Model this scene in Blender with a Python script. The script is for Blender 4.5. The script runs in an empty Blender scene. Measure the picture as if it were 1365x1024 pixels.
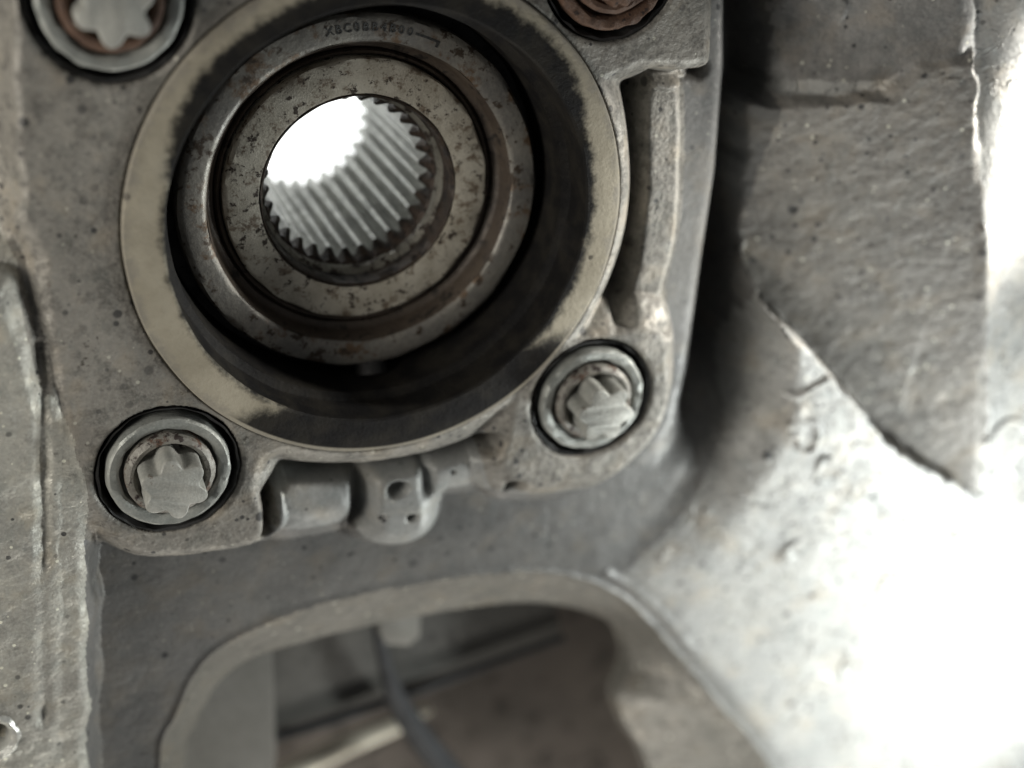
import bpy, math, random
import numpy as np
from mathutils import Matrix, Vector
from mathutils.geometry import delaunay_2d_cdt
random.seed(4); rng = np.random.default_rng(7)
sc = bpy.context.scene
C = sc.collection
S = 0.00012                      # one working unit is 0.12 mm

# ------------------------------------------------------------------ camera
F = 1831.5
VX, VY = -105.7, -454.9          # where lines square to the hub face vanish
n = np.array([-(VX-682.5), VY-512, F]); n /= np.linalg.norm(n)
AX = np.array([1., 0, 0]) - n[0]*n; AX /= np.linalg.norm(AX)
AY = np.cross(n, AX)
M = np.array([AX, AY, n])
CAM = np.array([-464.2, 682.7, 1697.9]) * 1.0
CAM = -M @ np.array([480-682.5, -(255-512), -F]) - np.array([34.7, -54.9, 0])
cam = bpy.data.cameras.new('camera'); co = bpy.data.objects.new('camera', cam); C.objects.link(co)
co.matrix_world = Matrix.Translation(Vector(CAM*S)) @ Matrix(M.tolist()).to_4x4()
cam.sensor_width = 36; cam.lens = 36*F/1365
cam.clip_start = 0.005; cam.clip_end = 10
cam.dof.use_dof = True; cam.dof.focus_distance = 0.228; cam.dof.aperture_fstop = 7.0
sc.camera = co
sc.render.resolution_x = 1024; sc.render.resolution_y = 768

# ------------------------------------------------------------------ light
w = bpy.data.worlds.new('World'); sc.world = w; w.use_nodes = True
bg = w.node_tree.nodes['Background']
bg.inputs[0].default_value = (0.97, 0.99, 1.0, 1); bg.inputs[1].default_value = 0.11

def un(p, z=0.0):
    """A sighting through the lens carried onto the plane at height z (working units)."""
    p = np.atleast_2d(np.asarray(p, float))
    d = np.stack([p[:, 0]-682.5, -(p[:, 1]-512), -F*np.ones(len(p))], 1) @ M.T
    t = (z-CAM[2])/d[:, 2]
    return CAM[:2] + t[:, None]*d[:, :2]

def lamp(name, kind, loc, to, power, size, color, **k):
    l = bpy.data.lights.new(name, kind); l.energy = power; l.color = color
    if kind == 'AREA':
        l.shape = 'RECTANGLE'; l.size = size[0]*S; l.size_y = size[1]*S
    else:
        l.shadow_soft_size = size*S
    for a, b in k.items(): setattr(l, a, b)
    o = bpy.data.objects.new(name, l); C.objects.link(o)
    o.location = Vector(loc)*S
    o.rotation_euler = (Vector(to)-Vector(loc)).to_track_quat('-Z', 'Y').to_euler()
    return o
lamp('work_lamp', 'SPOT', (1500, -1180, 580), (900, -1000, -60), 1.75, 150, (0.95, 1.0, 0.985),
     spot_size=math.radians(124), spot_blend=0.85)
lamp('right_fill', 'SPOT', (1750, 150, 330), (1010, -30, 30), 3.0, 80, (1.0, 0.98, 0.92),  # unseen light added to brighten the cheek's right strip
     spot_size=math.radians(36), spot_blend=0.9)
lamp('side_fill', 'AREA', (-2200, 300, 920), (0, 0, 0), 0.62, (900, 900), (1, 0.96, 0.88))  # unseen fill added from the left to lift the boss face
lamp('low_fill', 'AREA', (-100, -3000, 420), (0, -450, -40), 0.36, (1500, 200), (1, 0.97, 0.9))  # unseen strip added for highlights on the pads' lower shoulders
sc.view_settings.view_transform = 'Standard'; sc.view_settings.look = 'None'
sc.view_settings.exposure = 0.0; sc.view_settings.gamma = 1

# ------------------------------------------------------------------ helpers
def tag(o, label=None, cat=None, group=None, kind=None):
    if label: o['label'] = label
    if cat: o['category'] = cat
    if group: o['group'] = group
    if kind: o['kind'] = kind
    return o
def thing(name, label, cat, loc=(0, 0, 0), rz=0.0, group=None):
    o = bpy.data.objects.new(name, None); C.objects.link(o); o.empty_display_size = 0.01
    o.location = Vector(loc)*S; o.rotation_euler = (0, 0, rz)
    return tag(o, label, cat, group)
def obj(name, verts, faces, mat, parent=None, smooth=True, angle=None, label=None):
    me = bpy.data.meshes.new(name)
    me.from_pydata([tuple(c*S for c in v) for v in verts], [], faces); me.update()
    if smooth:
        me.polygons.foreach_set('use_smooth', [True]*len(me.polygons))
        if angle: me.set_sharp_from_angle(angle=math.radians(angle))
    mats = mat if isinstance(mat, list) else [mat]
    for m_ in mats: me.materials.append(m_)
    o = bpy.data.objects.new(name, me); C.objects.link(o); o.parent = parent
    if label: o['label'] = label
    return o
def lathe(name, prof, mat, parent=None, n=160, label=None, angle=35, wob=0.0, close=False):
    """Turned ring from (radius, z) points; wob roughens the radii slightly."""
    vs, fs = [], []
    k = len(prof)
    ph = rng.uniform(0, 6.28, (k, 4)); am = rng.normal(0, 1, (k, 4))*wob
    for i in range(n):
        a = 2*math.pi*i/n
        for j, (r, z) in enumerate(prof):
            e = sum(am[j, q]*math.sin((3+5*q)*a+ph[j, q]) for q in range(4)) if wob else 0
            vs.append(((r+e)*math.cos(a), (r+e)*math.sin(a), z+0.4*e))
    for i in range(n):
        b, c = i*k, ((i+1) % n)*k
        for j in range(k if close else k-1):
            j2 = (j+1) % k
            fs.append((b+j, b+j2, c+j2, c+j))
    return obj(name, vs, fs, mat, parent, True, angle, label)
def disc_fill(name, rfun, n, z0, z1, mat, parent, ch=2.0, label=None):
    """Solid of outline radius rfun(angle) between z0 and z1 with a chamfered top."""
    vs, fs = [], []
    for z, d in ((z0, 0), (z1-ch, 0), (z1-0.3*ch, 0.35*ch), (z1, ch)):
        for i in range(n):
            a = 2*math.pi*i/n; r = rfun(a)-d
            vs.append((r*math.cos(a), r*math.sin(a), z))
    for l in range(3):
        for i in range(n):
            fs.append((l*n+i, l*n+(i+1) % n, (l+1)*n+(i+1) % n, (l+1)*n+i))
    fs.append(tuple(3*n+i for i in range(n)))
    return obj(name, vs, fs, mat, parent, True, 30, label)
def catmull(pts, m=8):
    P = [pts[0]]+list(pts)+[pts[-1]]; out = []
    for i in range(1, len(P)-2):
        for k in range(m):
            t = k/m; a, b, c, d = (np.asarray(P[i+q], float) for q in (-1, 0, 1, 2))
            out.append(0.5*((2*b)+(-a+c)*t+(2*a-5*b+4*c-d)*t*t+(-a+3*b-3*c+d)*t**3))
    out.append(np.asarray(pts[-1], float)); return np.array(out)
def tube(name, pts, rads, mat, parent=None, seg=20, label=None):
    P = catmull(pts); R = np.interp(np.linspace(0, 1, len(P)), np.linspace(0, 1, len(rads)), rads)
    vs, fs = [], []
    for i, p in enumerate(P):
        d = P[min(i+1, len(P)-1)]-P[max(i-1, 0)]; d /= np.linalg.norm(d)
        u = np.cross(d, (0, 0, 1)); u /= np.linalg.norm(u); v = np.cross(u, d)
        for k in range(seg):
            a = 2*math.pi*k/seg
            vs.append(tuple(p+R[i]*(math.cos(a)*u+math.sin(a)*v)))
    for i in range(len(P)-1):
        for k in range(seg):
            fs.append((i*seg+k, i*seg+(k+1) % seg, (i+1)*seg+(k+1) % seg, (i+1)*seg+k))
    fs.append(tuple(range(seg))[::-1]); fs.append(tuple((len(P)-1)*seg+k for k in range(seg)))
    return obj(name, vs, fs, mat, parent, True, 50, label)
def slab(name, px, z, thick, mat, parent=None, bev=4, tilt=None, label=None):
    """Plate whose top outline is sighted at height z (tilt: a height per corner)."""
    zs = tilt if tilt else [z]*len(px)
    P = np.array([list(un(p, zz)[0])+[zz] for p, zz in zip(px, zs)])
    if np.sum(P[:, 0]*np.roll(P[:, 1], -1)-np.roll(P[:, 0], -1)*P[:, 1]) < 0: P = P[::-1]
    c = P.mean(0); k = len(P); vs = []
    for dz, sh in ((-thick, 0), (-bev, 0), (-0.3*bev, 0.3*bev), (0, bev)):
        for p in P:
            d = c-p; d[2] = 0; L = np.linalg.norm(d)
            q = p+d/L*sh; vs.append((q[0], q[1], p[2]+dz))
    fs = [tuple(range(k))[::-1], tuple(3*k+i for i in range(k))]
    for l in range(3):
        for i in range(k): fs.append((l*k+i, l*k+(i+1) % k, (l+1)*k+(i+1) % k, (l+1)*k+i))
    return obj(name, vs, fs, mat, parent, True, 30, label)

# ------------------------------------------------------------------ materials
class NT:
    def __init__(s, name):
        s.m = bpy.data.materials.new(name); s.m.use_nodes = True
        s.t = s.m.node_tree; s.b = s.t.nodes['Principled BSDF']
        tc = s.t.nodes.new('ShaderNodeTexCoord'); mp = s.t.nodes.new('ShaderNodeMapping')
        mp.inputs['Scale'].default_value = (1/S, 1/S, 1/S)
        s.t.links.new(tc.outputs['Object'], mp.inputs[0]); s.co = mp.outputs[0]
    def lk(s, a, b): s.t.links.new(a, b)
    def set(s, inp, v):
        if hasattr(v, 'is_linked') or hasattr(v, 'links'): s.lk(v, inp)
        else: inp.default_value = v
    def noise(s, size, det=4, rough=0.55, co=None, dist=0.0):
        q = s.t.nodes.new('ShaderNodeTexNoise'); s.lk(co or s.co, q.inputs['Vector'])
        q.inputs['Scale'].default_value = 1.0/size; q.inputs['Detail'].default_value = det
        q.inputs['Roughness'].default_value = rough; q.inputs['Distortion'].default_value = dist
        return q.outputs[0]
    def vor(s, size, feature='F1', rand=1.0, out='Distance', co=None):
        q = s.t.nodes.new('ShaderNodeTexVoronoi'); q.feature = feature
        s.lk(co or s.co, q.inputs['Vector']); q.inputs['Scale'].default_value = 1.0/size
        q.inputs['Randomness'].default_value = rand
        return q.outputs[out]
    def ramp(s, v, a, b, lo=0.0, hi=1.0):
        q = s.t.nodes.new('ShaderNodeMapRange'); q.interpolation_type = 'SMOOTHSTEP'
        s.set(q.inputs[0], v)
        for i, x in ((1, a), (2, b), (3, lo), (4, hi)): q.inputs[i].default_value = x
        return q.outputs[0]
    def math(s, op, a, b=0.0, c=0.0):
        q = s.t.nodes.new('ShaderNodeMath'); q.operation = op
        s.set(q.inputs[0], a); s.set(q.inputs[1], b); s.set(q.inputs[2], c)
        return q.outputs[0]
    def mix(s, f, a, b):
        q = s.t.nodes.new('ShaderNodeMix'); q.data_type = 'RGBA'
        s.set(q.inputs[0], f)
        s.set(q.inputs[6], a if hasattr(a, 'links') else (*a, 1)); s.set(q.inputs[7], b if hasattr(b, 'links') else (*b, 1))
        return q.outputs[2]
    def xyz(s):
        q = s.t.nodes.new('ShaderNodeSeparateXYZ'); s.lk(s.co, q.inputs[0]); return q.outputs
    def bump(s, h, dist, strength=1.0, prev=None):
        q = s.t.nodes.new('ShaderNodeBump'); q.inputs['Strength'].default_value = strength
        q.inputs['Distance'].default_value = dist*S; s.lk(h, q.inputs['Height'])
        if prev: s.lk(prev, q.inputs['Normal'])
        return q.outputs[0]
    def specks(s, size, rad, keep):
        """dots: voronoi cells, only a share of the cells keep their dot"""
        d = s.vor(size); c = s.vor(size, out='Color')
        q = s.t.nodes.new('ShaderNodeSeparateColor'); s.lk(c, q.inputs[0])
        k = s.ramp(q.outputs[0], 1-keep, 1-keep+0.02)
        rr = s.math('MULTIPLY', q.outputs[1], rad)
        m_ = s.ramp(s.math('SUBTRACT', d, rr), 0.0, 0.05, 1.0, 0.0)
        return s.math('MULTIPLY', m_, k)
    def done(s, col, rough, metal=0.0, nrm=None, spec=0.5):
        s.set(s.b.inputs['Base Color'], col if hasattr(col, 'links') else (*col, 1))
        s.set(s.b.inputs['Roughness'], rough); s.set(s.b.inputs['Metallic'], metal)
        s.b.inputs['Specular IOR Level'].default_value = spec
        if nrm: s.lk(nrm, s.b.inputs['Normal'])
        return s.m

def cast_metal(name, c0, c1, rough=0.5, metal=0.45, grain=1.0, sparkle=0.3, speck=0.35, rust=0.06, grime=0.35,
               wrinkle=0.0, lit_fade=False):
    t = NT(name)
    big = t.noise(120, 5, 0.6); mid = t.noise(22, 5, 0.65); fine = t.noise(4.5, 3, 0.6)
    col = t.mix(t.ramp(big, 0.3, 0.7), c0, c1)
    col = t.mix(t.math('MULTIPLY', t.ramp(mid, 0.47, 0.62), grime), col, tuple(x*0.42 for x in c0))
    col = t.mix(t.math('MULTIPLY', t.ramp(t.noise(9, 5, 0.75), 0.45, 0.7), 0.30), col, tuple(x*0.55 for x in c0))
    col = t.mix(t.math('MULTIPLY', t.ramp(fine, 0.35, 0.75), 0.34), col, tuple(min(1, x*1.5) for x in c1))
    dk = t.math('MULTIPLY', t.ramp(t.noise(16, 8, 0.78), 0.60, 0.66), t.ramp(t.noise(85, 3), 0.46, 0.58))
    col = t.mix(t.math('MULTIPLY', dk, 1.6*speck), col, (0.05, 0.043, 0.034))
    col = t.mix(t.math('MULTIPLY', t.ramp(t.noise(33, 4, 0.6), 0.52, 0.68), 0.30), col, (c0[0]*0.72, c0[1]*0.80, c0[2]*0.80))
    tint = t.noise(60, 3)
    col = t.mix(t.math('MULTIPLY', t.ramp(tint, 0.5, 0.75), 0.35), col, (c1[0]*1.08, c1[1]*0.93, c1[2]*0.74))
    rn = t.noise(38, 6, 0.7)
    col = t.mix(t.math('MULTIPLY', t.ramp(rn, 0.66, 0.76), min(1, rust*9)), col, (0.10, 0.045, 0.02))
    if sparkle:
        col = t.mix(t.math('MULTIPLY', t.specks(11, 0.26, 0.16), sparkle*2), col, (0.75, 0.74, 0.62))
    if speck:
        sp = t.math('MAXIMUM', t.specks(26, 0.20, speck*0.7), t.math('MAXIMUM', t.specks(52, 0.16, speck*0.7), t.specks(15, 0.24, speck*0.45)))
        sp = t.math('MULTIPLY', sp, t.ramp(t.noise(150, 2), 0.36, 0.6, 0.35, 1))
        col = t.mix(t.math('MULTIPLY', sp, 0.85), col, (0.018, 0.018, 0.02))
    if lit_fade:                                   # cheek's light pool put into the colour, fading to the web's dull tone
        at_ = t.t.nodes.new('ShaderNodeAttribute'); at_.attribute_name = 'lit_fade'
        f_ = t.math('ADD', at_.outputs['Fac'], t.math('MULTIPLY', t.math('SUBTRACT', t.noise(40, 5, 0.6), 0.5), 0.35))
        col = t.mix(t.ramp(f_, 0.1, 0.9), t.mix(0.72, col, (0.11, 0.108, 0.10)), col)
    n1 = t.bump(mid, 2.6*grain); n2 = t.bump(fine, 0.9*grain, 1, n1)
    pit = t.vor(7.5, 'SMOOTH_F1'); n3 = t.bump(pit, 1.0*grain, 0.7, n2)
    if wrinkle:
        wv = t.noise(70, 3, 0.5, dist=1.4)
        ridge = t.ramp(t.math('ABSOLUTE', t.math('SUBTRACT', wv, 0.5)), 0.0, 0.022, 1, 0)
        gate = t.ramp(t.noise(95, 2), 0.46, 0.58)
        n3 = t.bump(t.math('MULTIPLY', ridge, gate), 4.0*wrinkle, 1, n3)
    rg = t.ramp(mid, 0.3, 0.7, rough-0.08, rough+0.12)
    return t.done(col, rg, metal, n3)

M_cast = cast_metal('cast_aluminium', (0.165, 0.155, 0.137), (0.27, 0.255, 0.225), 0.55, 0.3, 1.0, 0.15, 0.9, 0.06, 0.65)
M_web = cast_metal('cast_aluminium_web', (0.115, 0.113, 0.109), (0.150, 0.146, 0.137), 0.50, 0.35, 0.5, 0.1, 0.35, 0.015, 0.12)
M_cheek = cast_metal('cast_aluminium_lit', (0.36, 0.36, 0.35), (0.45, 0.44, 0.41), 0.55, 0.22, 1.0, 0.35, 0.95, 0.05, 0.35, 1.0, lit_fade=True)  # paler than the other casting: lamp brightness put into its colour
M_side = cast_metal('cast_aluminium_side', (0.31, 0.30, 0.27), (0.43, 0.42, 0.37), 0.5, 0.4, 1.15, 0.6, 0.3, 0.07, 0.4)
M_pad = cast_metal('cast_aluminium_pad', (0.22, 0.225, 0.22), (0.28, 0.28, 0.265), 0.58, 0.3, 0.5, 0.1, 0.3, 0.02, 0.2)
M_edge = cast_metal('machined_edge', (0.125, 0.117, 0.10), (0.17, 0.16, 0.138), 0.5, 0.35, 0.5, 0.4, 0.25, 0.03)

def flange_mat():
    t = NT('tan_grimy_steel'); x, y, z = t.xyz()[:3]
    big = t.noise(90, 5, 0.6); mid = t.noise(18, 6, 0.7); fine = t.noise(5, 3)
    col = t.mix(t.ramp(big, 0.3, 0.7), (0.25, 0.225, 0.172), (0.33, 0.30, 0.235))
    col = t.mix(t.math('MULTIPLY', t.ramp(mid, 0.55, 0.75), 0.4), col, (0.15, 0.125, 0.09))
    col = t.mix(t.math('MULTIPLY', t.specks(22, 0.25, 0.22), 0.8), col, (0.03, 0.025, 0.02))
    r = t.math('SQRT', t.math('ADD', t.math('MULTIPLY', x, x), t.math('MULTIPLY', y, y)))
    nz = t.math('MULTIPLY', t.math('SUBTRACT', t.noise(26, 6, 0.7), 0.5), 60)
    # grease: all round the inner lip, wide along the top, whole face across the bottom
    top = t.math('ADD', t.ramp(y, 60, 240, 0, 26), t.ramp(x, 60, 280, 0, 10))
    g1 = t.ramp(t.math('ADD', t.math('SUBTRACT', r, t.math('ADD', top, 298)), t.math('MULTIPLY', nz, 0.6)), -7, 9, 1, 0)
    e = t.math('ADD', t.math('MULTIPLY', x, -0.09), y)
    g2 = t.ramp(t.math('ADD', e, t.math('MULTIPLY', nz, 0.7)), -246, -218, 1, 0)
    rimkeep = t.ramp(r, 341, 344, 1, 0)
    g2 = t.math('MULTIPLY', g2, rimkeep)
    low = t.ramp(z, -6, -4, 1, 0)
    g = t.math('MAXIMUM', t.math('MAXIMUM', g1, g2), t.math('MULTIPLY', low, t.ramp(r, 320, 330, 1, 0)))
    gc = t.mix(t.ramp(t.noise(40, 4), 0.35, 0.7), (0.008, 0.0075, 0.0075), (0.019, 0.017, 0.014))
    wear = t.ramp(t.math('ADD', r, t.math('MULTIPLY', t.math('SUBTRACT', t.noise(30, 6, 0.75), 0.5), 70)), 332, 352)
    col = t.mix(t.math('MULTIPLY', wear, 0.7), col, (0.20, 0.185, 0.16))
    col = t.mix(g, col, gc)
    nb = t.bump(mid, 1.8); nb = t.bump(fine, 0.7, 1, nb)
    return t.done(col, t.ramp(g, 0, 1, 0.6, 0.65), 0.0, nb, 0.12)
M_flange = flange_mat()

def worn(name, a, b, dark, dens=0.45, rough=0.42, metal=0.5, scale=20, streak=0.0, bumpd=1.2, rustc=None):
    t = NT(name)
    big = t.noise(scale*3.5, 5, 0.6); mid = t.noise(scale, 6, 0.7); fine = t.noise(scale*0.22, 3)
    col = t.mix(t.ramp(big, 0.32, 0.68), a, b)
    col = t.mix(t.math('MULTIPLY', t.ramp(fine, 0.4, 0.7), 0.25), col, tuple(min(1, x*1.35) for x in b))
    if rustc: col = t.mix(t.ramp(t.noise(scale*1.6, 6, 0.7), 0.52, 0.64), col, rustc)
    col = t.mix(t.ramp(mid, 1-dens, 1-dens+0.07), col, dark)
    nb = t.bump(mid, bumpd); nb = t.bump(fine, 0.5*bumpd, 1, nb)
    return t.done(col, t.ramp(mid, 0.35, 0.7, rough-0.06, rough+0.2), metal, nb)
M_race = worn('bearing_race_steel', (0.15, 0.142, 0.13), (0.235, 0.22, 0.19), (0.055, 0.04, 0.028), 0.45, 0.45, 0.4, 26, rustc=(0.13, 0.085, 0.052))
M_seal = worn('brown_seal_lip', (0.05, 0.038, 0.03), (0.09, 0.07, 0.053), (0.025, 0.02, 0.016), 0.45, 0.45, 0.2, 24)
M_inner = worn('tan_ring_face', (0.40, 0.36, 0.285), (0.58, 0.54, 0.45), (0.055, 0.04, 0.03), 0.445, 0.5, 0.15, 13, rustc=(0.20, 0.155, 0.11))
M_throat = worn('dark_bore_mouth', (0.035, 0.026, 0.02), (0.06, 0.042, 0.03), (0.02, 0.015, 0.013), 0.5, 0.5, 0.2, 14)
M_ledge = worn('bright_ledge', (0.22, 0.21, 0.18), (0.36, 0.34, 0.29), (0.05, 0.035, 0.028), 0.5, 0.4, 0.4, 18)
M_spline = worn('bright_spline_steel', (0.27, 0.275, 0.255), (0.42, 0.425, 0.39), (0.07, 0.065, 0.055), 0.41, 0.34, 0.55, 13)
M_spend = worn('rusty_tooth_end', (0.05, 0.036, 0.028), (0.08, 0.055, 0.04), (0.02, 0.015, 0.012), 0.5, 0.5, 0.2, 12)
M_zinc = worn('grey_zinc', (0.22, 0.23, 0.215), (0.31, 0.315, 0.29), (0.05, 0.045, 0.04), 0.33, 0.45, 0.4, 15)
M_zinc_pale = worn('pale_zinc', (0.26, 0.265, 0.245), (0.38, 0.375, 0.34), (0.14, 0.11, 0.085), 0.36, 0.5, 0.3, 16)
M_rust = worn('rust', (0.058, 0.03, 0.018), (0.105, 0.056, 0.033), (0.02, 0.012, 0.01), 0.42, 0.7, 0.05, 12, bumpd=2.2)
M_rusty = worn('rust_flecked_zinc', (0.16, 0.15, 0.13), (0.23, 0.22, 0.195), (0.03, 0.02, 0.017), 0.45, 0.5, 0.2, 17, rustc=(0.085, 0.04, 0.022))
M_black = worn('black_grease', (0.010, 0.010, 0.011), (0.022, 0.02, 0.018), (0.008, 0.008, 0.008), 0.5, 0.6, 0.0, 30)
M_engr = worn('engraved_mark', (0.03, 0.03, 0.03), (0.05, 0.05, 0.045), (0.02, 0.02, 0.02), 0.5, 0.6, 0.1, 8)

# ------------------------------------------------------------------ steering knuckle casting (one swept height surface, split in its parts)
def sdf(px, z, X, Y, warp=0.0, close=True, world=False):
    P = np.array([un(p[:2], p[2])[0] for p in px]) if len(px[0]) == 3 else un(px, z)
    k = len(P); d = np.full(X.shape, 1e18); ins = np.zeros(X.shape, bool)
    for i in range(k if close else k-1):
        a, b = P[i], P[(i+1) % k]; e = b-a; L = (e*e).sum()+1e-9
        t = np.clip(((X-a[0])*e[0]+(Y-a[1])*e[1])/L, 0, 1)
        d = np.minimum(d, (X-a[0]-t*e[0])**2+(Y-a[1]-t*e[1])**2)
        if close:
            c = ((a[1] > Y) != (b[1] > Y)) & (X < (b[0]-a[0])*(Y-a[1])/(b[1]-a[1]+1e-12)+a[0])
            ins ^= c
    d = np.sqrt(d)
    return np.where(ins, -d, d) if close else d
def sst(x, a, b):
    t = np.clip((x-a)/(b-a), 0, 1); return t*t*(3-2*t)
def smin(a, b, k):
    h = np.clip(0.5+0.5*(b-a)/k, 0, 1); return b*(1-h)+a*h-k*h*(1-h)
def vnoise(X, Y, size, seed):
    r = np.random.default_rng(seed).random((257, 257))
    u, v = X/size+500.3, Y/size+500.7
    i, j = np.floor(u).astype(int), np.floor(v).astype(int); fu, fv = u-i, v-j
    fu = fu*fu*(3-2*fu); fv = fv*fv*(3-2*fv); i %= 256; j %= 256
    return (r[i, j]*(1-fu)+r[i+1, j]*fu)*(1-fv)+(r[i, j+1]*(1-fu)+r[i+1, j+1]*fu)*fv - 0.5

def axis(lo, a, b, hi, f, c):
    return np.concatenate([np.arange(lo, a, c), np.arange(a, b, f), np.arange(b, hi, c)])
gx = axis(-900, -500, 560, 2050, 2.3, 4.6)
gy = axis(-1900, -620, 400, 560, 2.3, 4.6)
X, Y = np.meshgrid(gx, gy, indexing='xy')
wx = X + 9*vnoise(X, Y, 48, 1)+2*vnoise(X, Y, 13, 2)
wy = Y + 9*vnoise(X, Y, 52, 3)+2*vnoise(X, Y, 12, 4)

# broad forms: sunken web, trench beside the boss, raised cheek with a sunken facet
V0 = -95
def smin(a, b, k):
    h = np.clip(0.5+0.5*(b-a)/k, 0, 1); return b*(1-h)+a*h-k*h*(1-h)
def plane3(*q):
    """plane through three sighted points, evaluated over the whole sheet"""
    A = np.array([list(un(p[:2], p[2])[0])+[1] for p in q]); c = np.linalg.solve(A, np.array([p[2] for p in q], float))
    return c[0]*X+c[1]*Y+c[2]
def dline(px, z): return sdf(px, z, X, Y, close=False)
dT = dline([(985, -400), (985, 60), (972, 200), (950, 340), (935, 450), (912, 540), (860, 610)], -200)
ends = 1-sst(-Y, 330, 560)
Z = V0-155*np.exp(-(dT/62)**4)*ends
KX = [(1050, -500), (1048, 120), (1012, 300), (1000, 420), (965, 570), (905, 690), (828, 768), (900, 870), (962, 945), (1040, 1045), (1300, 1500), (2200, 1700), (2200, -500)]
dK = sdf(KX, V0+20, wx, wy)
P = plane3((870, 840, -90), (1302, 664, 10), (1365, 1030, -40))
Rz = plane3((1316, 84, 62), (1302, 664, 10), (1420, 300, -30))
e1, d3 = un((1316, 84), 62)[0], un((1302, 664), 10)[0]
xe = e1[0]+(d3[0]-e1[0])*(e1[1]-Y)/(e1[1]-d3[1])
wR = sst(Y, d3[1]-150, d3[1]+20)*sst(X-xe, -40, 5); P = P*(1-wR)+Rz*wR
xT = un((1062, 60), -112)[0][0]; P0 = P.copy()
P = smin(P, -112+0.55*(X-xT)+2.6*np.maximum(-Y-120, 0), 30)
band = 34+74*sst(-Y, 230, 440)*(1-sst(-Y, 800, 900))
Z = Z+(P-Z)*(1-sst(dK/band, -1.0, 0.25))
# top shelf of the cheek
ragx0, ragy0 = wx+9*vnoise(X, Y, 26, 63), wy+9*vnoise(X, Y, 24, 64)
dTp = sdf([(1056, -500), (1062, 118), (1150, 110), (1226, 90), (1248, 60), (1262, -500)], -60, ragx0, ragy0)
Tz = plane3((1066, 116, -112), (1066, -300, -112), (1290, 20, 30))
Z = Z+(Tz-Z)*(1-sst(dTp, -26, 22))
# sunken facet
ragx, ragy = wx+9*vnoise(X, Y, 22, 61), wy+9*vnoise(X, Y, 20, 62)
e1, d3 = un((1316, 84), 62)[0], un((1302, 664), 10)[0]
dG = sdf([(985, 128, -150), (1052, 128, -130), (1150, 112, -90), (1240, 92, 15), (1316, 84, 60), (1312, 330, 40), (1318, 560, 20), (1306, 664, 10), (1250, 630, 0), (1195, 598, -15), (1110, 500, -40), (1022, 410, -85), (990, 330, -130)], 0, ragx, ragy)
xe = e1[0]+(d3[0]-e1[0])*(e1[1]-Y)/(e1[1]-d3[1])
Gz = 52-42*(e1[1]-Y)/(e1[1]-d3[1])-8-0.50*(xe-X)-0.0010*np.maximum(xe-X-180, 0)**2
Gz = np.maximum(Gz, -255)+2.5*vnoise(X, Y, 30, 81)+2*vnoise(X, Y, 11, 82)
Z = Z+(np.minimum(Gz, P0-6)-Z)*(1-sst(dG, -9, 9))
Z += 1.6*vnoise(X, Y, 80, 11)*2+0.8*vnoise(X, Y, 24, 12)
# cold-shut wrinkles on the cheek
rk = (dK < -60) & (dG > 10)
wv = vnoise(wx, wy, 90, 71)+0.5*vnoise(wx, wy, 37, 72)
Z += 7*np.exp(-(wv/0.035)**2)*np.where(rk, sst(vnoise(X, Y, 110, 73), 0.0, 0.2), 0)

# valley dip close to the right of the boss
# boss top outline
def dense(P, m=5): return [tuple(q) for q in catmull(P, m)]
def loop(P):
    k = len(P); Q = catmull(list(P[-2:])+list(P)+list(P[:2]), 5)
    return [tuple(q) for q in Q[10:10+5*k]]
R2 = np.hypot(X, Y)
boss_l = [(24, -250), (18, 120), (24, 290), (52, 350), (74, 500), (98, 610), (124, 695), (175, 734), (260, 742), (346, 724), (346, 660), (352, 625), (372, 604), (440, 580), (480, 300), (480, -250)]
lobe_b = [(700, 470), (800, 445), (872, 440), (893, 470), (893, 540), (862, 598), (810, 636), (700, 648), (676, 640), (672, 580)]
lobe_t = [(650, -250), (948, -250), (945, 86), (905, 92), (850, 92), (800, 110), (740, 60)]
gsink = 0
d0 = sdf(boss_l[:5]+dense(boss_l[4:14])+boss_l[14:], -8, wx, wy)
d0 = smin(d0, R2-366, 6)
d0 = smin(d0, sdf(loop(lobe_b), -8, wx, wy), 10)
d0 = smin(d0, sdf(lobe_t, -8, wx, wy), 10)
boss_z = -8+1.2*vnoise(X, Y, 30, 21)
def place(Z, d, top, wdt, drop=1.0):
    """raise a flat-topped form with a rounded shoulder wdt wide"""
    t = np.clip((d+0.25*wdt)/wdt, 0, 1)
    f = np.where(t < 1, np.sqrt(np.clip(1-t*t, 0, 1)), 0)
    f = 0.55*f+0.45*(1-sst(t, 0, 1))
    return np.maximum(Z, Z+(top-Z)*f)
# lower pads first, then boss
pads = [
 ([(362, 642), (458, 650), (466, 684), (376, 694)], -40, 84),
 ([(500, 628), (560, 624), (570, 660), (570, 705), (545, 722), (508, 718), (498, 690)], -34, 56),
 ([(574, 602), (660, 586), (664, 628), (585, 642)], -36, 80),
 ([(690, 628), (780, 634), (764, 646), (700, 648)], -40, 80),
 ([(862, 112), (906, 112), (904, 300), (884, 400), (884, 450), (820, 450), (838, 400), (858, 250)], -50, 26)]
pad_d = []
for P_, zt, wd in pads:
    dd = sdf(loop(P_), zt, 0.6*X+0.4*wx, 0.6*Y+0.4*wy)+4; pad_d.append(dd); Z = place(Z, dd, zt+0*X, wd)
Zb = place(Z, d0, boss_z, 54)
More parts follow.
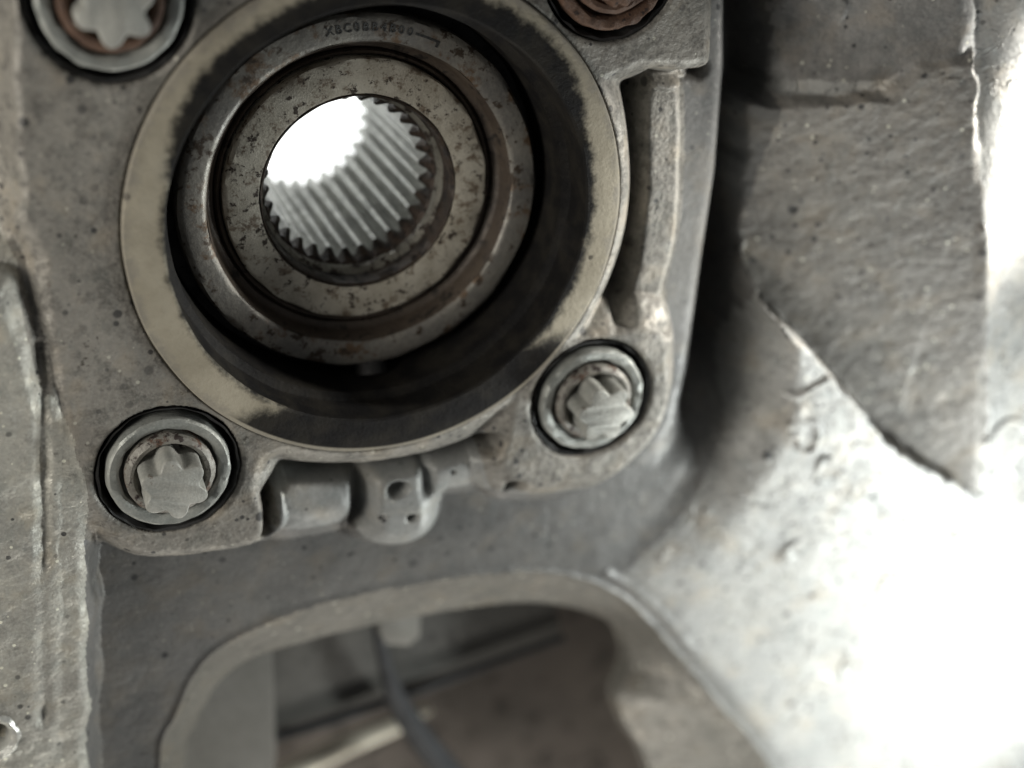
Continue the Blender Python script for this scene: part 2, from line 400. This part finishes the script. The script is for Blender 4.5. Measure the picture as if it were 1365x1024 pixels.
# tight inside corner grooves at the rim of the ring seat
inr = (d0 < 30)
Z = np.where(d0 < 60, Zb, Z)
for line, dp, wd in (([(950, 102), (866, 98), (848, 130), (851, 250), (840, 350), (814, 445)], 36, 11),
                     ([(352, 704), (354, 650), (378, 627), (470, 629), (580, 604), (668, 578)], 84, 12),
                     ([(482, 632), (482, 700)], 60, 14), ([(566, 612), (568, 650)], 20, 9), ([(679, 590), (678, 640)], 40, 12), ([(830, 436), (888, 430)], 16, 9)):
    dd = sdf(line, -50, X, Y, close=False)
    Z -= dp*np.exp(-(dd/wd)**2)*sst(d0, -6, 8)
# left side flange strips
sF = sdf([(-300, 300), (50, 320), (70, 420), (100, 600), (112, 700), (112, 1300), (-300, 1300)], -32, wx, wy)
Z = np.where(sF < 40, np.maximum(Z, place(Z, sF, -34, 40)), Z)
sA = sdf([(66, 540), (92, 590), (108, 650), (113, 1300), (64, 1300), (60, 700)], 0, wx, wy)
sB = sdf([(-300, 380), (0, 392), (34, 470), (52, 560), (54, 1300), (-300, 1300)], 4, wx, wy)
Z = np.where(sA < 30, place(Z, sA, -6+3.0*vnoise(X, Y, 18, 31)+2*vnoise(X, Y, 60, 33), 34), Z)
Z = np.where(sB < 30, place(Z, sB, 4+4.0*vnoise(X, Y, 20, 32)+4*vnoise(X, Y, 70, 34), 40), Z)
gA = sdf([(52, 470), (58, 620), (59, 800), (58, 960)], 0, X, Y, close=False)
Z -= 9*np.exp(-(gA/9)**2)*(sB < 40)*sst(vnoise(X, Y, 60, 35), -0.5, 0.1)
hb = np.hypot(X-un((-22, 985), 6)[0][0], Y-un((-22, 985), 6)[0][1])
Z -= 60*(1-sst(hb, 24, 46))
# far left drop beside the boss
dl = sdf([(-300, -300), (17, -300), (10, 120), (16, 280), (4, 320), (-300, 330)], -8, wx, wy)
Z = np.where(dl < 20, Z+(-70-Z)*(1-sst(dl, -22, 12)), Z)
# bolt seats
BOLTS = [(460, math.radians(a)) for a in (-135.5, -46.3, 134.5, 44.4)]
BC = [(r*math.cos(a), r*math.sin(a)) for r, a in BOLTS]
for bx, by in BC:
    rb = np.hypot(X-bx, Y-by)+1.2*vnoise(X, Y, 30, 5)
    Z = Z+(-60-Z)*(1-sst(rb, 97, 101))
    Z -= 3*np.exp(-((rb-101)/4)**2)
# small cored holes in the middle pad
for p_, r_, z_ in (((531, 655), 17, -32), ((548, 690), 9, -38), ((510, 690), 6, -38), ((668, 646), 6, -60), ((604, 628), 5, -40)):
    c = un(p_, z_)[0]; rr = np.hypot(X-c[0], (Y-c[1])*1.25)+4*vnoise(X, Y, 9, 41)
    Z -= 30*(r_/17)*(1-sst(rr, r_*0.5, r_*1.25))
# parting-line scratches and dents on the pads
dd = dline([(808, 764), (845, 784), (878, 812), (905, 845), (925, 872)], V0); Z += 4*np.exp(-(dd/8)**2)
# step down into the ring seat
Z = Z+(-20-Z)*(1-sst(R2, 348, 351.5))
# arched window: sloping wall between the front edge and the inner edge
fr = [(205, 1400), (212, 1030), (234, 955), (262, 893), (312, 851), (400, 814), (500, 789), (600, 771), (690, 762), (760, 768), (812, 786), (852, 816), (900, 870), (962, 945), (1040, 1045), (1230, 1400)]
inn = [(240, 1400), (245, 1030), (262, 965), (290, 912), (335, 878), (425, 851), (520, 829), (600, 814), (700, 803), (770, 812), (822, 836), (836, 880), (822, 925), (836, 970), (872, 1040), (980, 1400)]
df = sdf(dense(fr), V0, X+3*vnoise(X, Y, 20, 51), Y+3*vnoise(X, Y, 22, 52)); di = sdf(dense(inn), V0-100, X, Y)
fw = np.clip(-df/(np.maximum(-df, 0)+np.maximum(di, 0)+1e-6), 0, 1)
inside = df < 0
Z = np.where(inside, Z-100*fw, Z)
Z += 3.5*np.exp(-(df/5)**2)
Z = np.where(di < 0, V0-100-26*sst(-di, 0, 6), Z)
keep_v = ~((di < -9) | (R2 < 334))

# split into parts by region
part = np.zeros(X.shape, int)                     # 0 lower web
BOSS, WEB, CHEEK, SIDE, ARCH = 1, 0, 2, 3, 4
part[(sA < 8) | (sB < 8)] = SIDE
chk = sdf([(1050, -400), (1050, 120), (1012, 300), (1000, 420), (965, 570), (905, 690), (828, 768), (900, 870), (960, 945), (1300, 1500), (2000, 1600), (2000, -400)], V0, wx, wy)
part[(chk < 0)] = CHEEK
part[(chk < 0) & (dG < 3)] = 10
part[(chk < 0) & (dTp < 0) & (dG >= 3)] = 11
part[(d0 < 26) & (part != SIDE)] = BOSS
part[(part == WEB) & (X < -430) & (Y > -330)] = SIDE
part[(df < 0)] = ARCH
for k, dd in enumerate(pad_d): part[(dd < 30) & (d0 >= 26) & (part == WEB)] = 5+k
loose = (part == WEB)
part[loose & (X < -780) & (Y > -640)] = SIDE
part[loose & (X > 495) & (X < 600) & (Y < -860) & (Y > -1030)] = CHEEK
part[loose & (X > 1950)] = CHEEK
part[loose & (X > -150) & (X < -30) & (Y > -415)] = BOSS
part[loose & (X < -400) & (Y > 470)] = BOSS
part[loose & (X > 330) & (X < 392) & (Y > -210) & (Y < 170)] = 9
ny, nx = X.shape
cp = part[:-1, :-1]
ck = keep_v[:-1, :-1] & keep_v[1:, :-1] & keep_v[:-1, 1:] & keep_v[1:, 1:]
gyy, gxx = np.gradient(Z, gy, gx)
NRM = np.stack([-gxx, -gyy, np.ones_like(Z)], -1); NRM /= np.linalg.norm(NRM, axis=-1, keepdims=True)
VID = np.arange(ny*nx).reshape(ny, nx)
XYZ = np.stack([X, Y, Z], -1).reshape(-1, 3)*S
NF = NRM.reshape(-1, 3)
LIT_FADE = (1-sst(dK, -75, 6)).ravel().astype(np.float32)  # mask of the painted light pool, full inside the cheek
knuckle = thing('steering_knuckle', 'large rough cast aluminium steering knuckle with four bolt seats round the central bearing', 'casting')
def region(name, k, mat, label=None):
    sel = (cp == k) & ck
    q = np.stack([VID[:-1, :-1][sel], VID[:-1, 1:][sel], VID[1:, 1:][sel], VID[1:, :-1][sel]], 1)
    if len(q) == 0: return
    u, inv = np.unique(q.ravel(), return_inverse=True)
    me = bpy.data.meshes.new(name); me.vertices.add(len(u)); me.vertices.foreach_set('co', XYZ[u].ravel())
    me.loops.add(len(q)*4); me.loops.foreach_set('vertex_index', inv.astype(np.int32).ravel())
    me.polygons.add(len(q)); me.polygons.foreach_set('loop_start', np.arange(len(q), dtype=np.int32)*4)
    me.polygons.foreach_set('use_smooth', np.ones(len(q), bool))
    me.update(calc_edges=True); me.validate()
    if k == 2:
        me.attributes.new('lit_fade', 'FLOAT', 'POINT').data.foreach_set('value', LIT_FADE[u])
    me.materials.append(mat)
    me.normals_split_custom_set_from_vertices(NF[u])
    o = bpy.data.objects.new(name, me); C.objects.link(o); o.parent = knuckle
    if label: o['label'] = label
    return o
region('bearing_boss', BOSS, M_cast, 'raised flat face with the four bolt seats')
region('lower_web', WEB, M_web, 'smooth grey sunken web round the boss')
region('cheek', CHEEK, M_cheek, 'rough cheek painted pale where the lamp catches it')
region('side_flange', SIDE, M_side, 'coarse grained flange with a long groove')
region('arch_wall', ARCH, M_edge, 'sloping wall of the arched window')
for k in range(4): region('raised_pad', 5+k, M_pad)
region('side_pad', 9, M_cast)
M_facet = cast_metal('shaded_grimy_casting', (0.19, 0.18, 0.165), (0.26, 0.245, 0.22), 0.6, 0.2, 1.1, 0.4, 0.9, 0.05, 0.35)  # facet's shade put into a darker base colour; the specks are grime
region('sunken_facet', 10, M_facet, 'grimy rough facet sunk into the pale cheek, painted darker for its shade')
M_shelf = cast_metal('shaded_shelf_casting', (0.17, 0.17, 0.165), (0.25, 0.24, 0.225), 0.55, 0.25, 0.9, 0.3, 0.5, 0.03, 0.3)  # shelf's shaded tone is put into its base colour too
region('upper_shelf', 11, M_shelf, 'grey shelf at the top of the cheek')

bc = un((-14, 985), 4)[0]
bush = thing('bushing', 'pale worn metal bushing ring at the bottom left corner of the side flange', 'bushing', (bc[0], bc[1], -60))
M_bush = cast_metal('pale_bushing', (0.5, 0.5, 0.46), (0.66, 0.66, 0.62), 0.35, 0.6, 0.6, 0.1, 0.2, 0.02, 0.2)
lathe('ring', [(27, 0), (27, 56), (30, 64), (38, 69), (44, 64), (46, 50), (46, 0)], M_bush, bush, 80, wob=0.5)

# ------------------------------------------------------------------ wheel bearing
bearing = thing('wheel_bearing', 'round wheel bearing with tan greasy outer flange and dark sunken steel rings', 'bearing', (0, 0, 0))
lathe('outer_flange', [(349, -90), (349, -3.5), (346.5, -0.8), (343, 0), (320, 0.4), (299, 0), (296, -2.5), (295, -58), (291, -62), (284, -66), (282, -172), (349, -172)], M_flange, bearing, 220, 'tan ring flange, black with grease along the bottom', wob=0.35, close=True)
lathe('recess_floor', [(284, -171), (262, -173), (205, -173), (192, -176), (192, -185), (284, -185)], M_black, bearing, 160, wob=0.3, close=True)
race = lathe('outer_race', [(262, -180), (264.5, -140), (264, -126), (262, -117), (258, -113), (252, -112), (232, -112), (227, -113.5), (224, -117)], M_race, bearing, 200, 'grey steel ring with engraved characters', wob=0.3)
lathe('race_shoulder', [(224, -117), (221, -123), (219, -146), (215, -152), (209, -155), (207, -162), (206.5, -180)], M_seal, bearing, 180, 'brown inner shoulder of the outer race', wob=0.3)
lathe('seal_lip', [(205.8, -178), (205.5, -158), (203, -154), (199, -156), (197.5, -164), (197.5, -178)], M_seal, bearing, 160, wob=0.3)
lathe('inner_ring', [(195, -178), (195, -146), (193, -142.5), (189, -141), (170, -140), (150, -139), (146, -140), (145, -178)], M_inner, bearing, 180, 'flat tan ring face speckled with dark pits', wob=0.35)
tb = tube('locating_tab', [(0, -284, -128), (0, -268, -134), (0, -262, -150)], [26, 22, 10], M_black, bearing)

# engraved characters on the outer race, too worn to read in full
def text_mesh(ch, size):
    cu = bpy.data.curves.new('mark', 'FONT'); cu.body = ch; cu.size = size*S; cu.align_x = 'CENTER'; cu.align_y = 'CENTER'
    cu.extrude = 0.5*S; cu.resolution_u = 3; cu.offset = 0.25*S
    o = bpy.data.objects.new('mark', cu); C.objects.link(o)
    me = bpy.data.meshes.new_from_object(o.evaluated_get(bpy.context.evaluated_depsgraph_get()))
    bpy.data.objects.remove(o); return me
chars = list('XBC0BB4B00'); a0, a1 = math.radians(98.5), math.radians(72)
for i, ch in enumerate(chars):
    a = a0+(a1-a0)*i/(len(chars)-1)
    me = text_mesh(ch, 16); me.materials.clear(); me.materials.append(M_engr)
    o = bpy.data.objects.new('engraved_character', me); C.objects.link(o); o.parent = race
    o.location = Vector((244*math.cos(a), 244*math.sin(a), -111.6))*S; o.rotation_euler = (0, 0, a-math.pi/2)
vs, fs = [], []
for i in range(15):
    a = math.radians(70-8.5*i/14)
    for r in (245.5, 242): vs += [(r*math.cos(a), r*math.sin(a), -111.4)]
for i in range(14): fs.append((2*i, 2*i+1, 2*i+3, 2*i+2))
a = math.radians(61.2); b = math.radians(62.2); k = len(vs)
vs += [(r*math.cos(q), r*math.sin(q), -111.3) for r, q in ((245.5, a), (245.5, b), (236, b), (236, a))]; fs.append((k, k+1, k+2, k+3))
obj('engraved_line', vs, fs, M_engr, race)

# ------------------------------------------------------------------ splined hub sleeve
hub = thing('splined_hub', 'splined steel hub sleeve open through to white light at the centre of the bearing', 'hub', (0, 0, -560))
hz = 560
lathe('mouth', [(145, -142+hz), (143.5, -140+hz), (141, -143+hz), (139.5, -165+hz), (137.5, -172+hz)], M_throat, hub, 160, wob=0.3)
lathe('ledge', [(137.5, -172+hz), (136, -176+hz), (131.5, -183+hz), (131, -199+hz)], M_ledge, hub, 160, wob=0.4)
NT_, NP = 30, 12
RO, RI = 130.5, 115.0
vs, fs, ml = [], [], []
def prof(i):
    k = i % NP; t = k/NP
    # sharp groove towards the outside, narrow flat tooth crest
    tri = abs(t-0.5)*2                       # 0 at groove, 1 at tooth
    return RO-(RO-RI)*min(1.0, max(0.0, (tri-0.06)/0.66))
N = NT_*NP
levels = [(-194, 'o'), (-198, 'e'), (-224, 'p'), (-300, 'p'), (-430, 'p'), (-563, 'p'), (-566, 'w')]
for z, kd in levels:
    for i in range(N):
        a = 2*math.pi*(i/N)+0.05; p = prof(i)
        r = {'o': 131.5, 'e': max(p, RO-3), 'p': p, 'w': p+4}[kd]
        vs.append((r*math.cos(a), r*math.sin(a), z+hz))
for l in range(len(levels)-1):
    for i in range(N):
        fs.append((l*N+i, l*N+(i+1) % N, (l+1)*N+(i+1) % N, (l+1)*N+i)); ml.append(1 if l < 2 else 0)
# outer skin of the sleeve
b0 = len(vs)
for z, r in ((-566, 160), (-190, 160)):
    for i in range(N):
        a = 2*math.pi*(i/N)+0.05; vs.append((r*math.cos(a), r*math.sin(a), z+hz))
lw = (len(levels)-1)*N
for i in range(N):
    j = (i+1) % N
    fs.append((lw+i, lw+j, b0+j, b0+i)); ml.append(0)
    fs.append((b0+i, b0+j, b0+N+j, b0+N+i)); ml.append(0)
sp = obj('splined_bore', vs, fs, [M_spline, M_spend], hub, True, 25, 'bright bore wall cut with straight spline teeth')
sp.data.polygons.foreach_set('material_index', ml)

# ------------------------------------------------------------------ bolts
def make_bolt(label, loc, rz, m_flange, m_collar, m_top, group='bolts round the bearing', hollow=False, tz=0):
    t = thing('flange_bolt', label, 'bolt', (loc[0], loc[1], -60), rz, group)
    q = 60
    lathe('flange', [(85, -58+q), (86, -12+q), (84.5, -4+q), (81, -1.5+q), (72, -2.5+q), (68, -6+q), (66, -20+q), (60, -24+q), (40, -24+q)], m_flange, t, 96, wob=0.5)
    lathe('collar', [(62.5, -24+q), (62, 0+q), (60, 4+q), (55, 6.5+q), (50, 5+q), (47, -4+q), (42, -12+q), (20, -12+q)], m_collar, t, 96, wob=0.4)
    if hollow:
        lathe('head', [(46, -12+q), (46, 22+q), (43, 27+q), (34, 28+q), (26, 20+q), (22, -6+q), (0.1, -8+q)], m_top, t, 72, wob=1.0)
        return t
    def rf(a):
        c = math.cos(6*a)
        return 42+6.2*(c if c > 0 else c*1.15)-0.8*abs(c)
    disc_fill('star_head', rf, 144, -12+q, 46+q+tz, m_top, t, 3.0)
    return t
P6 = math.pi/6
make_bolt('grey star headed bolt below left of the bearing, rust at its lower left', BC[0], math.pi/2+0.05, M_zinc, M_rusty, M_zinc_pale)
make_bolt('grey star headed bolt right below the bearing with rusty streaks in its recess', BC[1], math.pi/2+0.35, M_zinc, M_rusty, M_zinc_pale)
make_bolt('star headed bolt at top left with a brown rust ring inside its grey washer', BC[2], 0.3, M_zinc, M_rust, M_zinc_pale)
make_bolt('brown bolt rusted all over, at top right of the bearing', BC[3], 0.7, M_rust, M_rust, M_rust, hollow=True)

for bx, by in BC:
    g_ = lathe('grease_ring', [(98.5, -9.5), (96, -11), (94.5, -26), (94, -56), (84, -57)], M_black, knuckle, 96, wob=0.9)
    g_.location = Vector((bx, by, 0))*S

# ------------------------------------------------------------------ what shows behind the arched window
M_brown = worn('brown_grimy_sheet', (0.10, 0.085, 0.07), (0.145, 0.12, 0.10), (0.06, 0.05, 0.042), 0.45, 0.6, 0.1, 60)
M_gbr = worn('dark_bracket_paint', (0.07, 0.068, 0.062), (0.10, 0.095, 0.085), (0.045, 0.042, 0.038), 0.4, 0.55, 0.15, 50)
M_arm = worn('grey_arm_metal', (0.15, 0.143, 0.125), (0.18, 0.172, 0.155), (0.11, 0.103, 0.09), 0.4, 0.6, 0.15, 70)
M_pale = worn('pale_bar_metal', (0.62, 0.57, 0.47), (0.75, 0.7, 0.58), (0.4, 0.36, 0.3), 0.35, 0.4, 0.2, 40)
M_hose = worn('black_rubber', (0.010, 0.0105, 0.012), (0.018, 0.019, 0.021), (0.006, 0.006, 0.007), 0.4, 0.65, 0.0, 20)
tag(slab('shield_plate', [(60, 700), (1000, 640), (1250, 1350), (60, 1350)], -640, 14, M_brown), 'brown grimy metal plate far behind the arched window', 'plate')
tag(slab('support_bracket', [(340, 780), (735, 760), (750, 858), (560, 912), (370, 985), (340, 985)], -420, 60, M_gbr), 'dark grey bracket block seen through the top of the arched window', 'bracket')
tag(slab('control_arm', [(150, 840), (362, 840), (368, 1000), (352, 1300), (150, 1300)], -330, 50, M_arm), 'plain grey arm filling the left side of the arched window', 'arm')
def at(p, z): return list(un(p, z)[0])+[z]
tag(tube('pale_bar', [at((330, 1062), -560), at((440, 1003), -560), at((530, 964), -560), at((575, 944), -565)], [26, 26, 22, 8], M_pale), 'pale beige metal bar lying across behind the black hose', 'bar')
tag(tube('dark_cable', [at((335, 992), -405), at((450, 958), -402), at((600, 905), -400), at((752, 850), -400)], [9, 10, 9, 7], M_hose), 'thin dark cable running diagonally along the bottom of the bracket block', 'cable')
tag(tube('brake_hose', [at((500, 815), -350), at((512, 880), -360), at((528, 930), -370), at((562, 985), -385), at((620, 1060), -400), at((700, 1180), -420)], [11, 13, 21, 27, 30, 31], M_hose), 'black rubber hose hanging behind the arched window', 'hose')
tag(slab('mounting_lug', [(505, 800), (562, 800), (560, 850), (545, 862), (515, 860), (505, 845)], -300, 20, M_arm), 'small pale lug at the top of the arched window above the hose', 'lug')

# ------------------------------------------------------------------ glowing panel added behind the bore for the white seen through it
em = bpy.data.materials.new('panel_glow'); em.use_nodes = True
eb = em.node_tree.nodes['Principled BSDF']; eb.inputs['Emission Color'].default_value = (0.97, 1, 0.99, 1); eb.inputs['Emission Strength'].default_value = 1.7
eb.inputs['Base Color'].default_value = (0.8, 0.8, 0.8, 1)
glowT = thing('glow_panel', 'glaring white panel added behind the splined bore', 'panel', (-60, -20, -1000))
def box(name, x0, x1, y0, y1, z0, z1, mat, parent):
    v = [(x, y, z) for z in (z0, z1) for x, y in ((x0, y0), (x1, y0), (x1, y1), (x0, y1))]
    f = [(3, 2, 1, 0), (4, 5, 6, 7)]+[(i, (i+1) % 4, 4+(i+1) % 4, 4+i) for i in range(4)]
    return obj(name, v, f, mat, parent, False)
box('panel_face', -420, 420, -420, 420, 0, 8, em, glowT)
box('panel_back', -430, 430, -430, 430, -60, -1, M_zinc, glowT)
